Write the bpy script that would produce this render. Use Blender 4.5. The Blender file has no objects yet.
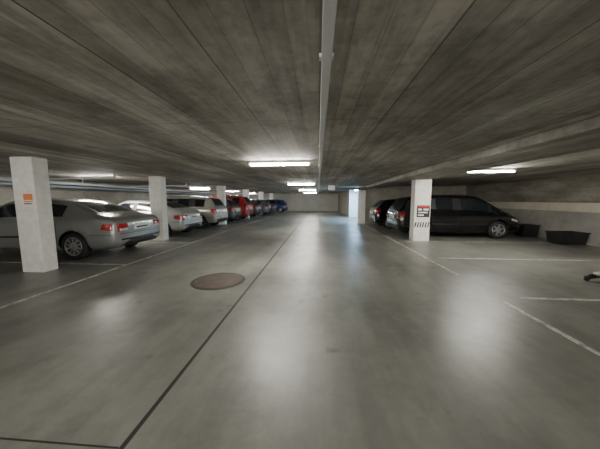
import bpy, bmesh, math, random
from mathutils import Vector, Matrix
from mathutils.bvhtree import BVHTree
random.seed(4)
scene = bpy.context.scene
COL = scene.collection

# ---------------------------------------------------------------- materials
def pmat(name, col, rough=.5, metal=0., coat=0., spec=.5, emit=None, es=0.):
    m = bpy.data.materials.new(name); m.use_nodes = True
    b = m.node_tree.nodes["Principled BSDF"]
    b.inputs["Base Color"].default_value = (*col, 1)
    b.inputs["Roughness"].default_value = rough
    b.inputs["Metallic"].default_value = metal
    b.inputs["Coat Weight"].default_value = coat
    b.inputs["Coat Roughness"].default_value = .05
    b.inputs["Specular IOR Level"].default_value = spec
    if emit:
        b.inputs["Emission Color"].default_value = (*emit, 1)
        b.inputs["Emission Strength"].default_value = es
    return m

class NT:
    def __init__(s, name):
        s.m = bpy.data.materials.new(name); s.m.use_nodes = True
        s.t = s.m.node_tree; s.b = s.t.nodes["Principled BSDF"]
        s.co = s.n("ShaderNodeTexCoord").outputs["Object"]
    def n(s, typ, **kw):
        nd = s.t.nodes.new(typ)
        for k, v in kw.items(): setattr(nd, k, v)
        return nd
    def l(s, a, b): s.t.links.new(a, b)
    def mapping(s, sc, loc=(0,0,0)):
        m = s.n("ShaderNodeMapping"); m.inputs["Scale"].default_value = sc
        m.inputs["Location"].default_value = loc
        s.l(s.co, m.inputs["Vector"]); return m.outputs[0]
    def noise(s, sc, scale=1., detail=5., rough=.6, loc=(0,0,0), dist=0.):
        t = s.n("ShaderNodeTexNoise"); t.inputs["Scale"].default_value = scale
        t.inputs["Detail"].default_value = detail; t.inputs["Roughness"].default_value = rough
        t.inputs["Distortion"].default_value = dist
        s.l(s.mapping(sc, loc), t.inputs["Vector"]); return t.outputs["Fac"]
    def ramp(s, fac, stops):
        r = s.n("ShaderNodeValToRGB"); e = r.color_ramp.elements
        e[0].position, e[0].color = stops[0][0], (*stops[0][1], 1)
        e[1].position, e[1].color = stops[-1][0], (*stops[-1][1], 1)
        for p, c in stops[1:-1]:
            k = e.new(p); k.color = (*c, 1)
        s.l(fac, r.inputs[0]); return r.outputs[0]
    def mix(s, a, b, fac, mode='MULTIPLY'):
        m = s.n("ShaderNodeMixRGB", blend_type=mode)
        if isinstance(fac, (int, float)): m.inputs[0].default_value = fac
        else: s.l(fac, m.inputs[0])
        for i, v in ((1, a), (2, b)):
            if isinstance(v, tuple): m.inputs[i].default_value = (*v, 1)
            else: s.l(v, m.inputs[i])
        return m.outputs[0]
    def math(s, op, a, b=None):
        m = s.n("ShaderNodeMath", operation=op)
        for i, v in ((0, a), (1, b)):
            if v is None: continue
            if isinstance(v, (int, float)): m.inputs[i].default_value = v
            else: s.l(v, m.inputs[i])
        return m.outputs[0]
    def bump(s, h, strength=.3, dist=.02):
        b = s.n("ShaderNodeBump"); b.inputs["Strength"].default_value = strength
        b.inputs["Distance"].default_value = dist
        s.l(h, b.inputs["Height"]); s.l(b.outputs[0], s.b.inputs["Normal"])

g = lambda v: (v, v, v)
# floor
F = NT("floor_concrete")
c = F.ramp(F.noise((1,1,1), .55, 6, .6), [(.3, (.145,.145,.127)), (.55, (.205,.206,.183)), (.75, (.265,.264,.236))])
c = F.mix(c, F.ramp(F.noise((1,1,1), 5., 8, .7), [(.3, g(.78)), (.7, g(1.08))]), .8)
c = F.mix(c, F.ramp(F.noise((2.2,.28,1), 1., 6, .65), [(.3, g(.62)), (.62, g(1.12))]), .7)
c = F.mix(c, F.ramp(F.noise((1,1,1), 2.3, 3, .5, (7,3,0)), [(.26, g(.40)), (.33, g(1.))]), .8)
c = F.mix(c, F.ramp(F.noise((1,1,1), .9, 8, .75, (17,3,0)), [(.36, g(.66)), (.5, g(1.))]), .8)
F.l(c, F.b.inputs["Base Color"])
r = F.ramp(F.noise((1,.6,1), 1.1, 7, .7, (3,9,0)), [(.3, g(.31)), (.7, g(.48))])
F.l(r, F.b.inputs["Roughness"])
F.b.inputs["Specular IOR Level"].default_value = .6
F.bump(F.noise((1,1,1), 9., 6, .6), .06, .02)
M_floor = F.m
# ceiling : board marked concrete, boards run along Y
Cn = NT("ceiling_board_concrete")
sep = Cn.n("ShaderNodeSeparateXYZ"); Cn.l(Cn.co, sep.inputs[0])
def board_layer(w, yl, seed):
    xi = Cn.math('FLOOR', Cn.math('DIVIDE', sep.outputs[0], w))
    yo = Cn.math('MULTIPLY', xi, 1.37)
    yi = Cn.math('FLOOR', Cn.math('DIVIDE', Cn.math('ADD', sep.outputs[1], yo), yl))
    cb = Cn.n("ShaderNodeCombineXYZ"); Cn.l(xi, cb.inputs[0]); Cn.l(yi, cb.inputs[1]); cb.inputs[2].default_value = seed
    wn = Cn.n("ShaderNodeTexWhiteNoise", noise_dimensions='3D'); Cn.l(cb.outputs[0], wn.inputs[0])
    return wn.outputs["Value"]
def joint(w, width, ax=0):
    fr = Cn.math('FRACT', Cn.math('DIVIDE', sep.outputs[ax], w))
    return Cn.math('LESS_THAN', fr, width / w)
c = Cn.ramp(Cn.noise((1,.4,1), 1.2, 9, .68), [(.32, (.235,.21,.17)), (.47, (.39,.362,.315)), (.56, (.48,.455,.405)), (.7, (.66,.635,.575))])
c = Cn.mix(c, Cn.ramp(board_layer(.155, 4.5, 1.), [(0, g(.74)), (1, g(1.10))]), .9)
c = Cn.mix(c, Cn.ramp(board_layer(.62, 9., 5.), [(0, g(.76)), (1, g(1.08))]), .8)
c = Cn.mix(c, Cn.ramp(Cn.noise((9,.35,1), 1., 6, .7), [(.32, g(.62)), (.62, g(1.14))]), .8)
c = Cn.mix(c, Cn.ramp(Cn.noise((1,1,1), 2.6, 8, .7, (2,5,0)), [(.36, g(.62)), (.5, g(1.))]), .7)
c = Cn.mix(c, Cn.ramp(Cn.noise((1,1,1), 14, 6, .7, (2,5,0)), [(.36, g(.8)), (.55, g(1.05))]), .7)
jm = Cn.math('MAXIMUM', Cn.math('MULTIPLY', joint(.62, .012), 1.3), Cn.math('MULTIPLY', joint(.155, .006), .7))
jm = Cn.math('MAXIMUM', jm, Cn.math('MULTIPLY', joint(2.5, .015, 1), .8))
jm = Cn.math('MULTIPLY', jm, Cn.noise((3,.7,1), 1., 3, .5, (1,1,1)))
c = Cn.mix(c, (.05,.04,.03), jm, 'MIX')
Cn.l(c, Cn.b.inputs["Base Color"]); Cn.b.inputs["Roughness"].default_value = .75
Cn.bump(Cn.noise((8,.8,1), 1., 6, .7), .25, .01)
M_ceil = Cn.m
def concrete(name, lo, hi, sc=1.3, stretch=(1,1,1)):
    K = NT(name)
    c = K.ramp(K.noise(stretch, sc, 7, .65), [(.3, lo), (.7, hi)])
    c = K.mix(c, K.ramp(K.noise((1,1,1), 8, 6, .6), [(.3, g(.85)), (.7, g(1.05))]), .7)
    K.l(c, K.b.inputs["Base Color"]); K.b.inputs["Roughness"].default_value = .8
    K.bump(K.noise((1,1,1), 14, 5, .6), .15, .01); return K.m
M_wall = concrete("wall_concrete", (.20,.185,.155), (.38,.355,.305))
M_wallr = concrete("wall_concrete_stained", (.15,.135,.105), (.42,.39,.33), 1.2, (1,.5,2))
M_band = concrete("band_beige", (.66,.60,.48), (.78,.73,.61), 1.5)  # paler beige tone for the ledge band on the right wall
M_low = concrete("lower_wall_concrete", (.30,.29,.26), (.44,.425,.385))
M_pillar = concrete("pillar_white_paint", (.76,.745,.695), (.88,.865,.815), 2.)
M_farw = concrete("end_wall_paint", (.40,.39,.35), (.52,.50,.46), 1.)
L = NT("line_paint_worn")
c = L.ramp(L.noise((1,1,1), 7, 8, .75), [(.42, (.24,.24,.215)), (.56, (.60,.60,.55))])
L.l(c, L.b.inputs["Base Color"]); L.b.inputs["Roughness"].default_value = .45
M_line = L.m
M_joint = pmat("joint_sealant", (.018,.018,.016), .7)
M_cover = NT("manhole_rust_iron")
vor = M_cover.n("ShaderNodeTexVoronoi"); vor.inputs["Scale"].default_value = 28.
M_cover.l(M_cover.co, vor.inputs["Vector"])
c = M_cover.ramp(M_cover.noise((1,1,1), 6, 5, .6), [(.3, (.05,.036,.029)), (.7, (.10,.075,.06))])
M_cover.l(c, M_cover.b.inputs["Base Color"]); M_cover.b.inputs["Roughness"].default_value = .65
M_cover.bump(vor.outputs["Distance"], .5, .01); M_cover = M_cover.m
M_cring = pmat("manhole_ring", (.03,.026,.023), .6)
M_galv = pmat("galvanised_steel", (.60,.61,.61), .5, .1)
M_pipe = pmat("pipe_white", (.62,.64,.66), .4)
M_pipeb = pmat("pipe_blue_grey", (.30,.38,.46), .4)
M_duct = pmat("duct_dark", (.07,.08,.10), .5)
M_lamp = pmat("fluorescent_diffuser", (1,1,1), .4, emit=(1., .96, .87), es=250.)
M_lampc = pmat("fluorescent_cool", (1,1,1), .4, emit=(.42, .70, 1.), es=560.)
M_house = pmat("lamp_housing", (.75,.75,.72), .4)
M_black = pmat("black_plastic", (.02,.02,.022), .45)
M_rub = pmat("tyre_rubber", (.014,.014,.014), .75)
M_rim = pmat("alloy_rim", (.50,.51,.52), .3, .8)
M_rimd = pmat("wheel_dark_inside", (.02,.02,.02), .7)
M_glass = pmat("car_glass", (.012,.015,.017), .06, 0, 0, .7)
M_trim = pmat("car_black_trim", (.018,.018,.02), .4)
M_red = pmat("tail_light_red", (.32,.010,.010), .15, 0, .8)
M_redd = pmat("tail_light_dark", (.22,.01,.012), .15, 0, .8)
M_clear = pmat("light_clear", (.65,.66,.66), .1, .3, .8)
M_plate = pmat("licence_plate", (.72,.72,.70), .4)
M_orange = pmat("notice_orange", (.75,.24,.07), .5)
M_signred = pmat("sign_red", (.55,.03,.02), .5)
M_paper = pmat("notice_paper", (.82,.80,.74), .6)

# ---------------------------------------------------------------- helpers
def link(o, parent=None):
    COL.objects.link(o)
    if parent: o.parent = parent
    return o
def from_bm(name, bm, mats, parent=None, smooth=False):
    bmesh.ops.recalc_face_normals(bm, faces=bm.faces)
    me = bpy.data.meshes.new(name); bm.to_mesh(me); bm.free()
    for m in (mats if isinstance(mats, (list, tuple)) else [mats]): me.materials.append(m)
    if smooth:
        for p in me.polygons: p.use_smooth = True
    return link(bpy.data.objects.new(name, me), parent)
def box(name, a, b, mat, parent=None, bev=0., origin=False):
    bm = bmesh.new(); bmesh.ops.create_cube(bm, size=1)
    ce = Vector([(a[i]+b[i])/2 for i in range(3)])
    for v in bm.verts:
        for i in range(3): v.co[i] = ce[i] + v.co[i]*(b[i]-a[i])
    if bev: bmesh.ops.bevel(bm, geom=bm.edges[:], offset=bev, segments=2, affect='EDGES', profile=.5)
    return from_bm(name, bm, mat, parent)
def empty(name, loc=(0,0,0), rz=0):
    e = bpy.data.objects.new(name, None); e.location = loc; e.rotation_euler = (0,0,rz)
    e.empty_display_size = .2
    return link(e)
def cyl_between(name, p, q, r, mat, parent=None, seg=16):
    p, q = Vector(p), Vector(q); d = q-p
    bm = bmesh.new(); bmesh.ops.create_cone(bm, cap_ends=True, segments=seg, radius1=r, radius2=r, depth=d.length)
    bm.transform(Matrix.Translation((p+q)/2) @ d.to_track_quat('Z','Y').to_matrix().to_4x4())
    return from_bm(name, bm, mat, parent, True)

# ---------------------------------------------------------------- car maker
def lathe_y(name, prof, mat, parent, seg=40, smooth=True):
    bm = bmesh.new(); rings = []
    for i in range(seg):
        a = 2*math.pi*i/seg
        rings.append([bm.verts.new((r*math.cos(a), y, r*math.sin(a))) for r, y in prof])
    n = len(prof)
    for i in range(seg):
        A, B = rings[i], rings[(i+1) % seg]
        for j in range(n):
            k = (j+1) % n
            try: bm.faces.new((A[j], A[k], B[k], B[j]))
            except ValueError: pass
    return from_bm(name, bm, mat, parent, smooth)

def make_wheel(parent, idx, x, y, r, spokes):
    s = 1 if y > 0 else -1
    e = bpy.data.objects.new("wheel_%d" % idx, None); e.location = (x, y, r); link(e, parent)
    e.empty_display_size = .1
    ri = r*.68; w = .10
    lathe_y("tyre", [(ri, -w), (r*.9, -w), (r*.975, -w*.85), (r, -w*.55), (r, w*.55), (r*.975, w*.85), (r*.9, w), (ri, w)], M_rub, e)
    lathe_y("rim_ring", [(ri*1.02, s*w*.2), (ri*1.02, s*w*1.0), (ri*.93, s*w*1.02), (ri*.90, s*w*.2)], M_rim, e)
    lathe_y("brake_back", [(.001, s*w*.1), (ri, s*w*.1), (ri, s*w*.2), (.001, s*w*.2)], M_rimd, e, 24)
    bm = bmesh.new()
    for k in range(spokes):
        a = 2*math.pi*k/spokes + .3
        pr, pw = [.12*r, ri*.95], [.13*r if spokes < 8 else .07*r, .075*r if spokes < 8 else .05*r]
        pts = []
        for d in (.95, .45):
            for rr, ww in zip(pr, pw):
                for sg in (-1, 1):
                    pts.append((rr*math.cos(a) - sg*ww*math.sin(a), s*w*d, rr*math.sin(a) + sg*ww*math.cos(a)))
        v = [bm.verts.new(p) for p in pts]
        for f in ((0,1,3,2), (4,5,7,6), (0,1,5,4), (2,3,7,6), (0,2,6,4), (1,3,7,5)):
            bm.faces.new([v[i] for i in f])
    from_bm("spokes", bm, M_rim, e)
    lathe_y("hub_cap", [(.001, s*w*.3), (.2*r, s*w*.3), (.2*r, s*w*.95), (.14*r, s*w*1.02), (.001, s*w*1.02)], M_rim, e, 20)

def body_mesh(stations, paint, wheels, hwmax):
    bm = bmesh.new(); rings = []
    for st in stations:
        x, zl, zb, zt, hw, rw = st[:6]
        H = zb - zl
        e7 = (rw, zt - .045*min(1, (zt-zb)/.3 + .2))
        p5 = (hw*.925, zb)
        lerp = lambda a, b, t: (a[0]+(b[0]-a[0])*t, a[1]+(b[1]-a[1])*t)
        half = [(0, zl), (hw*.80, zl), (hw*.965, zl+.10*H), (hw, zl+.36*H), (hw, zl+.62*H), (hw*.975, zb-.08*H), p5,
                lerp(p5, e7, .12), lerp(p5, e7, .86), e7, (rw*.86, zt-.008), (0, zt)]
        ring = [bm.verts.new((x, y, z)) for y, z in half]
        ring += [bm.verts.new((x, -y, z)) for y, z in half[-2:0:-1]]
        rings.append(ring)
    n = len(rings[0])
    for i in range(len(rings)-1):
        tm, sm = stations[i][6], stations[i][7]
        for j in range(n):
            k = (j+1) % n
            f = bm.faces.new((rings[i][j], rings[i][k], rings[i+1][k], rings[i+1][j]))
            jj = j if j < 11 else n-1-j
            f.material_index = {0: 2, 7: sm, 10: tm}.get(jj, 0)
            f.smooth = True
    for ring in (rings[0], rings[-1]):
        f = bm.faces.new(ring); f.smooth = True
    cr = bm.edges.layers.float.new("crease_edge")
    bm.verts.index_update()
    for i, ring in enumerate(rings):
        for j, v in enumerate(ring): v.index = i*n+j
    for e in bm.edges:
        a, b = e.verts[0].index, e.verts[1].index
        if a % n == b % n:
            jj = a % n; jj = jj if jj <= 11 else n-jj
            if jj in (6, 7, 8): e[cr] = .45
            if jj == 1: e[cr] = .6
    bmesh.ops.recalc_face_normals(bm, faces=bm.faces)
    me = bpy.data.meshes.new("body"); bm.to_mesh(me); bm.free()
    for m in (paint, M_glass, M_trim): me.materials.append(m)
    ob = link(bpy.data.objects.new("body", me))
    ss = ob.modifiers.new("s", 'SUBSURF'); ss.levels = 2; ss.render_levels = 2
    cutters = []
    for (wx, r) in wheels:
        for s in (-1, 1):
            cb = bmesh.new()
            bmesh.ops.create_cone(cb, cap_ends=True, segments=40, radius1=r*1.14, radius2=r*1.14, depth=.6)
            cb.transform(Matrix.Translation((wx, s*(hwmax-.30+.30), r*1.02)) @ Matrix.Rotation(math.pi/2, 4, 'X'))
            cm = bpy.data.meshes.new("c"); cb.to_mesh(cm); cb.free()
            for m in (paint, M_glass, M_trim): cm.materials.append(m)
            for p in cm.polygons: p.material_index = 2
            co = link(bpy.data.objects.new("c", cm)); cutters.append(co)
            bo = ob.modifiers.new("b", 'BOOLEAN'); bo.operation = 'DIFFERENCE'; bo.object = co; bo.solver = 'EXACT'
    dg = bpy.context.evaluated_depsgraph_get()
    me2 = bpy.data.meshes.new_from_object(ob.evaluated_get(dg))
    ob.modifiers.clear(); ob.data = me2
    for co in cutters: bpy.data.objects.remove(co)
    return ob

DIRS = {'rear': (Vector((1,0,0)), lambda a,b: Vector((-5,a,b))), 'front': (Vector((-1,0,0)), lambda a,b: Vector((5,a,b))),
        'left': (Vector((0,-1,0)), lambda a,b: Vector((a,5,b))), 'right': (Vector((0,1,0)), lambda a,b: Vector((a,-5,b))),
        'top': (Vector((0,0,-1)), lambda a,b: Vector((a,b,5)))}
def patch(bvh, side, quad, mat, name, parent, n=6, m=None, off=.008):
    m = m or n
    d, org = DIRS[side]
    bm = bmesh.new(); gr = []
    for i in range(n+1):
        row = []
        for j in range(m+1):
            u, v = i/n, j/m
            a = (quad[0][0]*(1-u)+quad[1][0]*u)*(1-v) + (quad[3][0]*(1-u)+quad[2][0]*u)*v
            b = (quad[0][1]*(1-u)+quad[1][1]*u)*(1-v) + (quad[3][1]*(1-u)+quad[2][1]*u)*v
            hit = bvh.ray_cast(org(a, b), d)
            if hit[0] is None:
                hit = bvh.find_nearest(org(a,b) + d*3.2)
            row.append(hit[0] - d*off)
        gr.append(row)
    V = [[bm.verts.new(p) for p in row] for row in gr]
    for i in range(n):
        for j in range(m): bm.faces.new((V[i][j], V[i+1][j], V[i+1][j+1], V[i][j+1]))
    loop = [(i,0) for i in range(n)] + [(n,j) for j in range(m)] + [(i,m) for i in range(n,0,-1)] + [(0,j) for j in range(m,0,-1)]
    B = [bm.verts.new(V[i][j].co + d*(off+.01)) for i, j in loop]
    for k in range(len(loop)):
        k2 = (k+1) % len(loop)
        bm.faces.new((V[loop[k][0]][loop[k][1]], V[loop[k2][0]][loop[k2][1]], B[k2], B[k]))
    return from_bm(name, bm, mat, parent, True)

# stations: x, z_low, z_belt, z_top, half_w, roof_half_w, top_mat, side_mat (segment to next)
SED = [(-2.40,.42,.74,.78,.66,.50,0,0), (-2.36,.30,.88,.93,.80,.62,0,0), (-2.25,.25,.96,1.02,.85,.66,0,0), (-1.85,.22,.97,1.06,.88,.68,0,0),
       (-1.78,.22,.965,1.08,.885,.68,1,0), (-1.35,.20,.96,1.27,.895,.63,1,0), (-1.05,.19,.955,1.375,.90,.60,0,1), (-.75,.18,.95,1.42,.90,.595,0,1),
       (-.22,.18,.94,1.45,.90,.595,0,2), (-.14,.18,.94,1.452,.90,.595,0,1), (.40,.18,.92,1.43,.90,.60,0,1), (.55,.18,.915,1.40,.90,.61,1,1),
       (.95,.18,.90,1.22,.90,.65,1,1), (1.25,.18,.89,1.05,.90,.70,1,0), (1.38,.19,.885,.99,.895,.70,0,0), (1.85,.20,.83,.92,.88,.68,0,0),
       (2.15,.21,.77,.84,.85,.64,0,0), (2.34,.26,.66,.72,.77,.58,0,0), (2.40,.36,.58,.62,.62,.48,0,0)]
MPV = [(-2.18,.42,.74,.80,.68,.56,0,0), (-2.15,.30,.90,.95,.81,.68,0,0), (-2.10,.26,1.0,1.06,.845,.72,0,0), (-2.06,.25,1.02,1.10,.855,.72,1,0),
       (-1.86,.24,1.03,1.46,.87,.64,1,0), (-1.78,.24,1.03,1.53,.872,.62,0,0), (-1.66,.23,1.03,1.57,.875,.615,0,1), (-1.02,.21,1.01,1.63,.88,.61,0,2),
       (-.92,.2,1.005,1.635,.88,.61,0,1), (-.10,.19,.98,1.65,.88,.61,0,2), (0.,.19,.975,1.65,.88,.61,0,1), (.62,.19,.95,1.61,.88,.62,0,1),
       (.75,.19,.945,1.58,.88,.62,1,1), (1.05,.19,.93,1.40,.88,.65,1,2), (1.12,.19,.925,1.36,.88,.66,1,1), (1.42,.19,.91,1.16,.875,.69,1,1), (1.60,.19,.90,1.05,.87,.69,0,0),
       (1.85,.20,.84,.96,.86,.66,0,0), (2.05,.22,.76,.85,.82,.62,0,0), (2.17,.27,.66,.72,.74,.56,0,0), (2.21,.36,.58,.62,.60,.48,0,0)]
COU = [(-2.02,.42,.70,.76,.64,.50,0,0), (-1.98,.30,.84,.90,.77,.60,0,0), (-1.88,.25,.92,.99,.82,.64,0,0), (-1.62,.22,.94,1.05,.85,.66,0,0),
       (-1.52,.22,.94,1.08,.855,.66,1,0), (-1.15,.20,.94,1.25,.86,.62,1,0), (-.85,.19,.935,1.35,.865,.59,0,1), (-.5,.18,.93,1.40,.87,.585,0,1),
       (-.15,.18,.92,1.415,.87,.585,0,2), (-.07,.18,.915,1.415,.87,.585,0,1), (.30,.18,.90,1.40,.87,.59,0,1), (.42,.18,.895,1.375,.87,.60,1,1),
       (.80,.18,.88,1.20,.865,.64,1,1), (1.08,.18,.87,1.03,.86,.68,1,0), (1.20,.19,.865,.97,.855,.68,0,0), (1.6,.20,.80,.88,.84,.64,0,0),
       (1.85,.22,.72,.78,.79,.58,0,0), (1.96,.28,.62,.68,.70,.52,0,0), (2.0,.36,.56,.60,.56,.44,0,0)]
HAT = [(-1.95,.42,.72,.78,.66,.54,0,0), (-1.92,.30,.86,.93,.78,.64,0,0), (-1.87,.26,.95,1.02,.82,.68,0,0), (-1.80,.25,.97,1.06,.83,.69,1,0),
       (-1.52,.24,.97,1.36,.85,.62,1,0), (-1.44,.23,.97,1.41,.85,.60,0,0), (-1.30,.22,.965,1.44,.855,.60,0,1), (-.80,.2,.95,1.47,.86,.60,0,2),
       (-.70,.19,.945,1.475,.86,.60,0,1), (.05,.19,.92,1.48,.86,.60,0,2), (.13,.19,.92,1.475,.86,.60,0,1), (.45,.19,.91,1.45,.86,.61,1,1),
       (.80,.19,.90,1.27,.86,.64,1,1), (1.15,.19,.88,1.06,.855,.68,1,0), (1.28,.19,.875,.99,.85,.68,0,0), (1.6,.20,.82,.92,.84,.64,0,0),
       (1.82,.22,.74,.82,.80,.60,0,0), (1.94,.27,.64,.70,.72,.54,0,0), (1.98,.36,.56,.60,.58,.46,0,0)]
TYPES = {'sedan': (SED, (-1.36, 1.40), .32), 'mpv': (MPV, (-1.34, 1.36), .32), 'coupe': (COU, (-1.22, 1.24), .31), 'hatch': (HAT, (-1.24, 1.26), .30)}

def make_car(name, typ, loc, rz, paint, scale=(1,1,1), spokes=5, lights='side', tl=None, cladding=False, wr=None, rails=False):
    st, wx, r = TYPES[typ]
    sx, sy, sz = scale
    st = [(s[0]*sx, s[1]*(sz if not cladding else sz*1.15), s[2]*sz, s[3]*sz, s[4]*sy, s[5]*sy, s[6], s[7]) for s in st]
    wx = [w*sx for w in wx]; r = wr or r
    hw = max(s[4] for s in st); zt = max(s[3] for s in st)
    xr, xf = st[0][0], st[-1][0]
    e = empty(name, loc, rz)
    body = body_mesh(st, paint, [(wx[0], r), (wx[1], r)], hw)
    body.parent = e
    bm = bmesh.new(); bm.from_mesh(body.data); bvh = BVHTree.FromBMesh(bm); bm.free()
    i = 1
    for w in wx:
        for s in (-1, 1):
            make_wheel(e, i, w, s*(hw-.115), r, spokes); i += 1
    P = lambda side, q, mat, nm, **k: patch(bvh, side, q, mat, nm, e, **k)
    for s, sd in ((1, 'left'), (-1, 'right')):
        if typ in ('sedan', 'coupe'):
            zl, zh = .66*sz, .84*sz
            P('rear', [(s*.46*sy, zl), (s*.74*sy, zl), (s*.76*sy, zh), (s*.46*sy, zh)], M_red, "tail_light")
            P(sd, [(xr+.09, zl+.02), (xr+.34, zl+.06), (xr+.31, zh+.0), (xr+.11, zh)], M_red, "tail_light_side")
            P('rear', [(s*.47*sy, zl+.01), (s*.70*sy, zl+.01), (s*.70*sy, zl+.07), (s*.47*sy, zl+.07)], M_clear, "reverse_light", off=.014)
        else:
            zl, zh = .72*sz, 1.0*sz
            P('rear', [(s*.60*sy, zl), (s*.78*sy, zl), (s*.80*sy, zh), (s*.66*sy, zh)], M_red if lights != 'dark' else M_redd, "tail_light")
            P(sd, [(xr+.07, zl+.03), (xr+.24, zl+.10), (xr+.26, zh), (xr+.10, zh)], M_red if lights != 'dark' else M_redd, "tail_light_side")
            P('rear', [(s*.62*sy, zl+.01), (s*.76*sy, zl+.01), (s*.77*sy, zl+.07), (s*.63*sy, zl+.07)], M_clear, "reverse_light", off=.014)
        P('front', [(s*.40*sy, .60*sz), (s*.62*sy, .60*sz), (s*.66*sy, .70*sz), (s*.42*sy, .67*sz)], M_clear, "headlight")
        P(sd, [(xf-.42, .68*sz), (xf-.14, .60*sz), (xf-.18, .70*sz), (xf-.42, .76*sz)], M_clear, "headlight_side")
        P(sd, [(xf-.40, .45*sz), (xf-.10, .45*sz), (xf-.10, .49*sz), (xf-.40, .49*sz)], M_trim, "bumper_strip_front", n=8, m=2)
        if cladding:
            P(sd, [(wx[0]+r*1.3, .26), (wx[1]-r*1.3, .26), (wx[1]-r*1.3, .42), (wx[0]+r*1.3, .42)], M_trim, "sill_cladding", n=14, m=3, off=.012)
        P(sd, [(wx[0]+r*1.25, .52*sz), (wx[1]-r*1.25, .50*sz), (wx[1]-r*1.25, .545*sz), (wx[0]+r*1.25, .565*sz)], M_trim if typ != 'coupe' else paint, "side_moulding", n=16, m=1, off=.012)
        segs = [a[0] for a in st if a[7] == 2]
        seams = [segs[-1 if typ != 'mpv' else 1]+.04, st[-6][0]-.12]
        if typ != 'coupe': seams.append(wx[0]+r*1.0+.06)
        for x0 in seams:
            P(sd, [(x0, .27), (x0+.010, .27), (x0+.010, .90*sz), (x0, .90*sz)], M_trim, "door_seam", n=1, m=10, off=.003)
        for x0 in seams[:1] + (seams[2:] if typ != 'coupe' else []):
            P(sd, [(x0+.10, .80*sz), (x0+.28, .80*sz), (x0+.28, .835*sz), (x0+.10, .835*sz)], paint, "door_handle", n=4, m=2, off=.03)
        P(sd, [(xr+.10, .58*sz), (wx[0]-r*1.2, .58*sz), (wx[0]-r*1.2, .59*sz), (xr+.10, .59*sz)], M_trim, "bumper_seam", n=6, m=1, off=.003)
        mb = bmesh.new(); bmesh.ops.create_uvsphere(mb, u_segments=16, v_segments=10, radius=1)
        ax = [a for a in st if a[6] == 1][-1][0]
        for v in mb.verts: v.co = Vector((ax-.18+v.co.x*.07, s*(hw+.085)+v.co.y*.11, st[-8][2]+.10+v.co.z*.075))
        from_bm("mirror", mb, paint, e, True)
        box("mirror_arm", (ax-.21, min(s*(hw-.10), s*(hw+.03)), st[-8][2]+.01), (ax-.14, max(s*(hw-.10), s*(hw+.03)), st[-8][2]+.07), M_trim, e, .01)
        if rails:
            cyl_between("roof_rail", (-1.4*sx, s*.56*sy, zt+.01), (.45*sx, s*.56*sy, zt+.02), .018, M_galv, e, 10)
            for xx in (-1.35, -.45, .4):
                box("rail_foot", (xx*sx-.03, s*.56*sy-.015, zt-.08), (xx*sx+.03, s*.56*sy+.015, zt+.015), M_galv, e)
    pz = .74*sz if typ != 'sedan' else .72*sz
    P('rear', [(-.26, pz-.055), (.26, pz-.055), (.26, pz+.055), (-.26, pz+.055)], M_plate, "licence_plate", n=4, m=2, off=.016)
    P('rear', [(-.20, pz-.02), (.20, pz-.02), (.20, pz+.02), (-.20, pz+.02)], M_trim, "plate_characters", n=4, m=1, off=.0175)
    P('rear', [(-.30, pz+.075), (.30, pz+.075), (.30, pz+.095), (-.30, pz+.095)], M_galv if paint != M_black else M_trim, "boot_garnish", n=6, m=1, off=.014)
    P('rear', [(-.66*sy, .44*sz), (.66*sy, .44*sz), (.66*sy, .48*sz), (-.66*sy, .48*sz)], M_trim, "bumper_strip", n=14, m=1, off=.012)
    P('rear', [(-.70*sy, .595*sz), (.70*sy, .595*sz), (.70*sy, .605*sz), (-.70*sy, .605*sz)], M_trim, "boot_seam", n=14, m=1, off=.004)
    P('front', [(-.34, .57*sz), (.34, .57*sz), (.36, .67*sz), (-.36, .67*sz)], M_trim, "grille", n=8, m=2)
    P('front', [(-.26, .44*sz), (.26, .44*sz), (.26, .54*sz), (-.26, .54*sz)], M_plate, "licence_plate_front", n=4, m=2, off=.014)
    return e

P_silver = pmat("paint_silver", (.24,.245,.235), .32, .4, .8)
P_silver2 = pmat("paint_pale_silver", (.42,.43,.42), .32, .3, .8)
P_beige = pmat("paint_champagne", (.35,.34,.30), .33, .3, .8)
P_black = pmat("paint_black", (.004,.004,.005), .12, 0, 1.)
P_dark = pmat("paint_dark_grey", (.045,.05,.055), .3, .3, .8)
P_red = pmat("paint_red", (.27,.016,.016), .3, 0, .8)
P_blue = pmat("paint_blue", (.025,.05,.13), .3, .3, .8)
P_grey = pmat("paint_grey", (.14,.15,.16), .3, .4, .8)

PI = math.pi
make_car("sedan_car", 'sedan', (-4.64-2.40, 5.98, 0), PI, P_silver, spokes=10)
make_car("coupe_car", 'coupe', (-4.95-2.02, 9.25, 0), PI, P_silver2, spokes=7)
make_car("suv_car", 'mpv', (-4.90-2.18, 12.05, 0), PI, P_beige, (1,1,.98), cladding=True, rails=True, wr=.34)
make_car("hatchback_car", 'hatch', (-5.0-1.95, 14.7, 0), PI, P_dark)
make_car("van_car", 'mpv', (-4.75-2.18, 16.9, 0), PI, P_red, (.98,1,1.06))
make_car("hatchback_car", 'hatch', (-4.75-1.95, 19.3, 0), PI, P_dark)
make_car("hatchback_car", 'hatch', (-4.4-1.95, 21.8, 0), PI, P_grey)
make_car("sedan_car", 'sedan', (-4.25-2.4, 24.3, 0), PI, P_blue)
make_car("hatchback_car", 'hatch', (-3.4-1.95, 26.9, 0), PI, P_blue)
make_car("minivan_car", 'mpv', (2.98+2.18, 10.0, 0), 0, P_black, (1.,1,.975), lights='dark', spokes=6)
make_car("hatchback_car", 'hatch', (2.75+1.95, 12.6, 0), 0, P_black)

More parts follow.
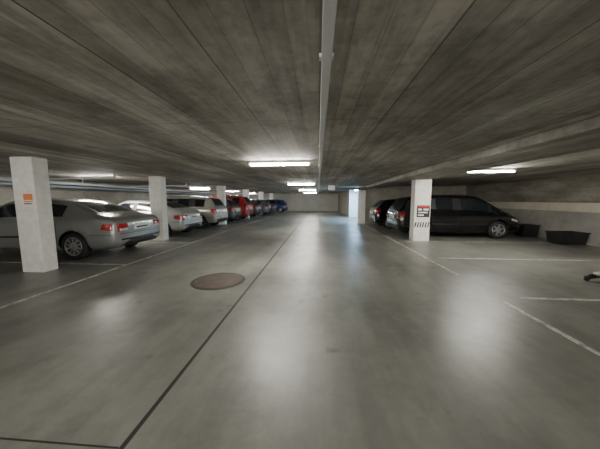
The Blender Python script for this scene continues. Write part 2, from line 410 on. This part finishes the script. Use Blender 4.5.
# ---------------------------------------------------------------- room shell
CZ = 2.2
XL, XR, YB, YF = -10.2, 8.5, -9., 30.
box("floor", (XL-.2, YB-.2, -.2), (XR+.2, YF+.2, 0), M_floor)
box("ceiling", (XL-.2, YB-.2, CZ), (XR+.2, YF+.2, CZ+.25), M_ceil)
box("wall_left", (XL-.2, YB, 0), (XL, YF, CZ), M_wall)
box("wall_right", (XR, YB, 0), (XR+.2, YF, CZ), M_wallr)
# wall behind the viewer, unseen; gap added to let in daylight fill
box("wall_back", (XL-.2, YB-.2, 0), (-7., YB, CZ), M_wall)
box("wall_back_side", (6.5, YB-.2, 0), (XR+.2, YB, CZ), M_wall)
box("wall_end", (XL-.2, YF, 0), (XR+.2, YF+.2, CZ), M_farw)
box("wall_right_lower", (XR-.07, YB, 0), (XR, 14.5, 1.02), M_low)
box("trim_1", (XR-.09, 2., 1.02), (XR, 14.5, 1.31), M_band)
box("wall_bay_end", (2.8, 14.6, 0), (XR, 14.8, CZ), M_wall)
box("wall_lobby_end", (2.5, 19.6, 0), (XR, 19.8, CZ), M_pillar)
box("wall_lobby_back", (5.2, 14.8, 0), (5.4, 19.6, CZ), M_pillar)
box("wall_lobby_side", (2.5, 19.8, 0), (2.7, YF, CZ), M_wall)
box("beam_right", (2.65, YB, 2.08), (3.70, 14.55, CZ), M_ceil, bev=.01)

def pillar(a, b):
    return box("pillar", (a[0], a[1], 0), (b[0], b[1], CZ), M_pillar, bev=.012)
pillar((-5.74, 4.15), (-5.29, 4.42))
for y in (7.85, 13.35, 18.1, 23.0, 28.2): pillar((-5.75, y), (-5.32, y+.28))
pillar((-5.75, -1.5), (-5.32, -1.2))
pillar((3.26, 8.42), (3.79, 8.78))
pillar((3.42, -1.5), (3.95, -1.2))
pillar((2.40, 14.50), (2.80, 14.85))

# notices
n1 = empty("notice_sign", (-5.43, 4.145, 1.40))
box("plate", (-.11,-.006,-.13), (.11,0,.13), M_paper, n1)
box("header", (-.095,-.009,.0), (.095,-.006,.115), M_orange, n1)
box("text_row", (-.095,-.009,-.04), (.095,-.006,-.02), M_orange, n1)
box("text_row", (-.095,-.009,-.08), (.06,-.006,-.06), M_black, n1)
n2 = empty("warning_sign", (3.55, 8.415, 1.02))
box("plate", (-.21,-.008,-.20), (.21,0,.20), M_black, n2)
box("red_header", (-.19,-.012,.13), (.19,-.008,.18), M_signred, n2)
for k, (a, b) in enumerate(((-.17,-.05), (0,.17))):
    box("letters", (a,-.012,.03), (b,-.008,.09), M_paper, n2)
box("letters", (-.17,-.012,-.06), (.14,-.008,-.02), M_paper, n2)
box("letters", (-.17,-.012,-.15), (.02,-.008,-.11), M_paper, n2)
n3 = empty("hazard_stripe_panel", (3.52, 8.415, .56))
bm = bmesh.new()
for k in range(6):
    x0 = -.25+k*.085
    v = [bm.verts.new(p) for p in ((x0,-.004,-.09), (x0+.045,-.004,-.09), (x0+.085,-.004,.09), (x0+.04,-.004,.09))]
    bm.faces.new(v)
from_bm("stripes", bm, M_black, n3)
box("backing", (-.255,-.003,-.095), (.262,.0,.095), M_paper, n3)

# floor markings
def line(a, b, mat=M_line, nm="parking_line", z=.003):
    return box(nm, (a[0], a[1], 0), (b[0], b[1], z), mat)
line((2.60, 4.6), (2.66, 14.4)); line((2.54, 1.0), (2.60, 3.4))
for y in (-1.3, 1.15, 3.52, 5.92, 8.32): line((2.9, y), (XR-.2, y+.06))
line((-4.16, -3.), (-4.10, 25.))
for y in (2.2, 4.78, 7.45, 10.45, 13.2): line((-9.8, y), (-4.2, y+.06))
line((-1.115, YB), (-1.085, YF), M_joint, "expansion_joint", .002)
line((-4.05, 1.14), (-1.12, 1.15), M_joint, "expansion_joint", .002)
line((-1.07, 10.6), (2.55, 10.61), M_joint, "expansion_joint", .002)

# manhole cover
mh = empty("manhole_cover", (-1.72, 3.95, 0))
bm = bmesh.new(); bmesh.ops.create_cone(bm, cap_ends=True, segments=64, radius1=.45, radius2=.45, depth=.006)
bm.transform(Matrix.Translation((0,0,.003))); from_bm("frame_ring", bm, M_cring, mh)
bm = bmesh.new(); bmesh.ops.create_cone(bm, cap_ends=True, segments=64, radius1=.41, radius2=.405, depth=.012)
bm.transform(Matrix.Translation((0,0,.006))); from_bm("lid", bm, M_cover, mh)
for s in (-1, 1): box("lifting_slot", (s*.28-.03,-.012,.008), (s*.28+.03,.012,.0135), M_black, mh)

# ceiling cable tray
ct = empty("cable_tray", (.04, 0, CZ-.003))
box("channel", (-.028, YB, -.05), (.028, 28, 0), M_galv, ct, .004)
for k in range(14):
    box("bracket", (-.04, -3+k*2.2, -.02), (.04, -2.96+k*2.2, 0), M_galv, ct)

# lamps
def lamp(x, y, rot=0, mat=M_lamp):
    e = empty("fluorescent_lamp", (x, y, CZ-.003), rot)
    box("housing", (-.64,-.06,-.05), (.64,.06,0), M_house, e, .006)
    box("diffuser", (-.60,-.045,-.085), (.60,.045,-.05), mat, e, .012)
    for s in (-1, 1): box("end_cap", (s*.62-.02,-.05,-.09), (s*.62+.02,.05,-.05), M_house, e, .004)
for y in (-4.6, -1.4, 5.0, 11.4, 18., 24.5): lamp(-.80, y)
for y in (-1.2, 7.75, 14.9, 20.6, 26.): lamp(-7.5, y)
for y in (-1.5, 6.65): lamp(4.38, y)
lamp(2.85, 15.8, PI/2, M_lampc); lamp(2.85, 18.2, PI/2, M_lampc)

# pipes on the left
pp = empty("sprinkler_pipe", (0,0,0))
cyl_between("main", (-9.35, YB, 2.02), (-9.35, YF, 2.02), .055, M_pipe, pp)
cyl_between("second", (-9.6, YB, 1.90), (-9.6, YF, 1.90), .04, M_pipeb, pp)
for k in range(9):
    cyl_between("hanger", (-9.35, -3+4*k, 2.03), (-9.35, -3+4*k, CZ-.002), .01, M_galv, pp, 8)
    cyl_between("branch", (-9.35, -1+4*k, 2.06), (-6.2, -1+4*k, 2.06), .022, M_pipe, pp, 10)
    cyl_between("drop", (-6.2, -1+4*k, 2.06), (-6.2, -1+4*k, CZ-.002), .022, M_pipe, pp, 10)
pb = empty("ventilation_duct", (0,0,0))
box("trunk", (.7, 13.2, 1.95), (2.6, 13.55, 2.08), M_duct, pb, .02)
box("outlet", (.55, 13.1, 1.93), (.9, 13.65, 2.19), M_galv, pb, .02)

# crates by the right wall
def crate(x0, y0, x1, y1, h):
    e = empty("storage_crate", ((x0+x1)/2, (y0+y1)/2, 0)); a, b = (x1-x0)/2, (y1-y0)/2
    bm = bmesh.new()
    def q(pts): bm.faces.new([bm.verts.new(p) for p in pts])
    o = [(-a*.88,-b*.85,.01), (a*.88,-b*.85,.01), (a*.88,b*.85,.01), (-a*.88,b*.85,.01)]
    t = [(-a,-b,h), (a,-b,h), (a,b,h), (-a,b,h)]
    q(o)
    for k in range(4): q([o[k], o[(k+1)%4], t[(k+1)%4], t[k]])
    bmesh.ops.remove_doubles(bm, verts=bm.verts, dist=1e-5)
    ob = from_bm("tub", bm, M_black, e); so = ob.modifiers.new("s", 'SOLIDIFY'); so.thickness = .015
    for s in (-1, 1):
        box("rim", (-a-.02, s*b-.02, h-.03), (a+.02, s*b+.02, h+.005), M_black, e, .005)
        box("rim", (s*a-.02, -b-.02, h-.03), (s*a+.02, b+.02, h+.005), M_black, e, .005)
    return e
crate(7.55, 8.0, 8.38, 8.5, .38)
crate(7.75, 9.6, 8.3, 10.1, .46)

# floor trolley jack at right edge
tj = empty("trolley_jack", (4.95, 4.35, 0), .3)
for s in (-1, 1):
    box("side_rail", (-.28, s*.11-.012, .05), (.28, s*.11+.012, .13), M_black, tj, .005)
    for x in (-.24, .24):
        o = lathe_y("caster", [(.001,-.02), (.045,-.02), (.045,.02), (.001,.02)], M_rub, tj, 18); o.location = (x, s*.15, .045)
box("lift_arm", (-.25,-.04,.10), (.12,.04,.16), M_trim, tj, .01)
box("saddle", (-.30,-.06,.15), (-.18,.06,.19), M_galv, tj, .01)
cyl_between("pump", (.02,0,.11), (.26,0,.13), .045, M_red, tj)
cyl_between("handle", (.22,0,.12), (.72,0,.42), .015, M_galv, tj)

# world & camera
w = bpy.data.worlds.new("w"); scene.world = w; w.use_nodes = True
w.node_tree.nodes["Background"].inputs[0].default_value = (1,.98,.95,1)
w.node_tree.nodes["Background"].inputs[1].default_value = 6.
cam = bpy.data.cameras.new("camera"); co = link(bpy.data.objects.new("camera", cam))
cam.sensor_width = 36; cam.lens = 36*240/600; cam.clip_start = .05
co.location = (0, 0, 1.4)
co.rotation_euler = (math.radians(90-5.83), 0, math.radians(4.29))
scene.camera = co
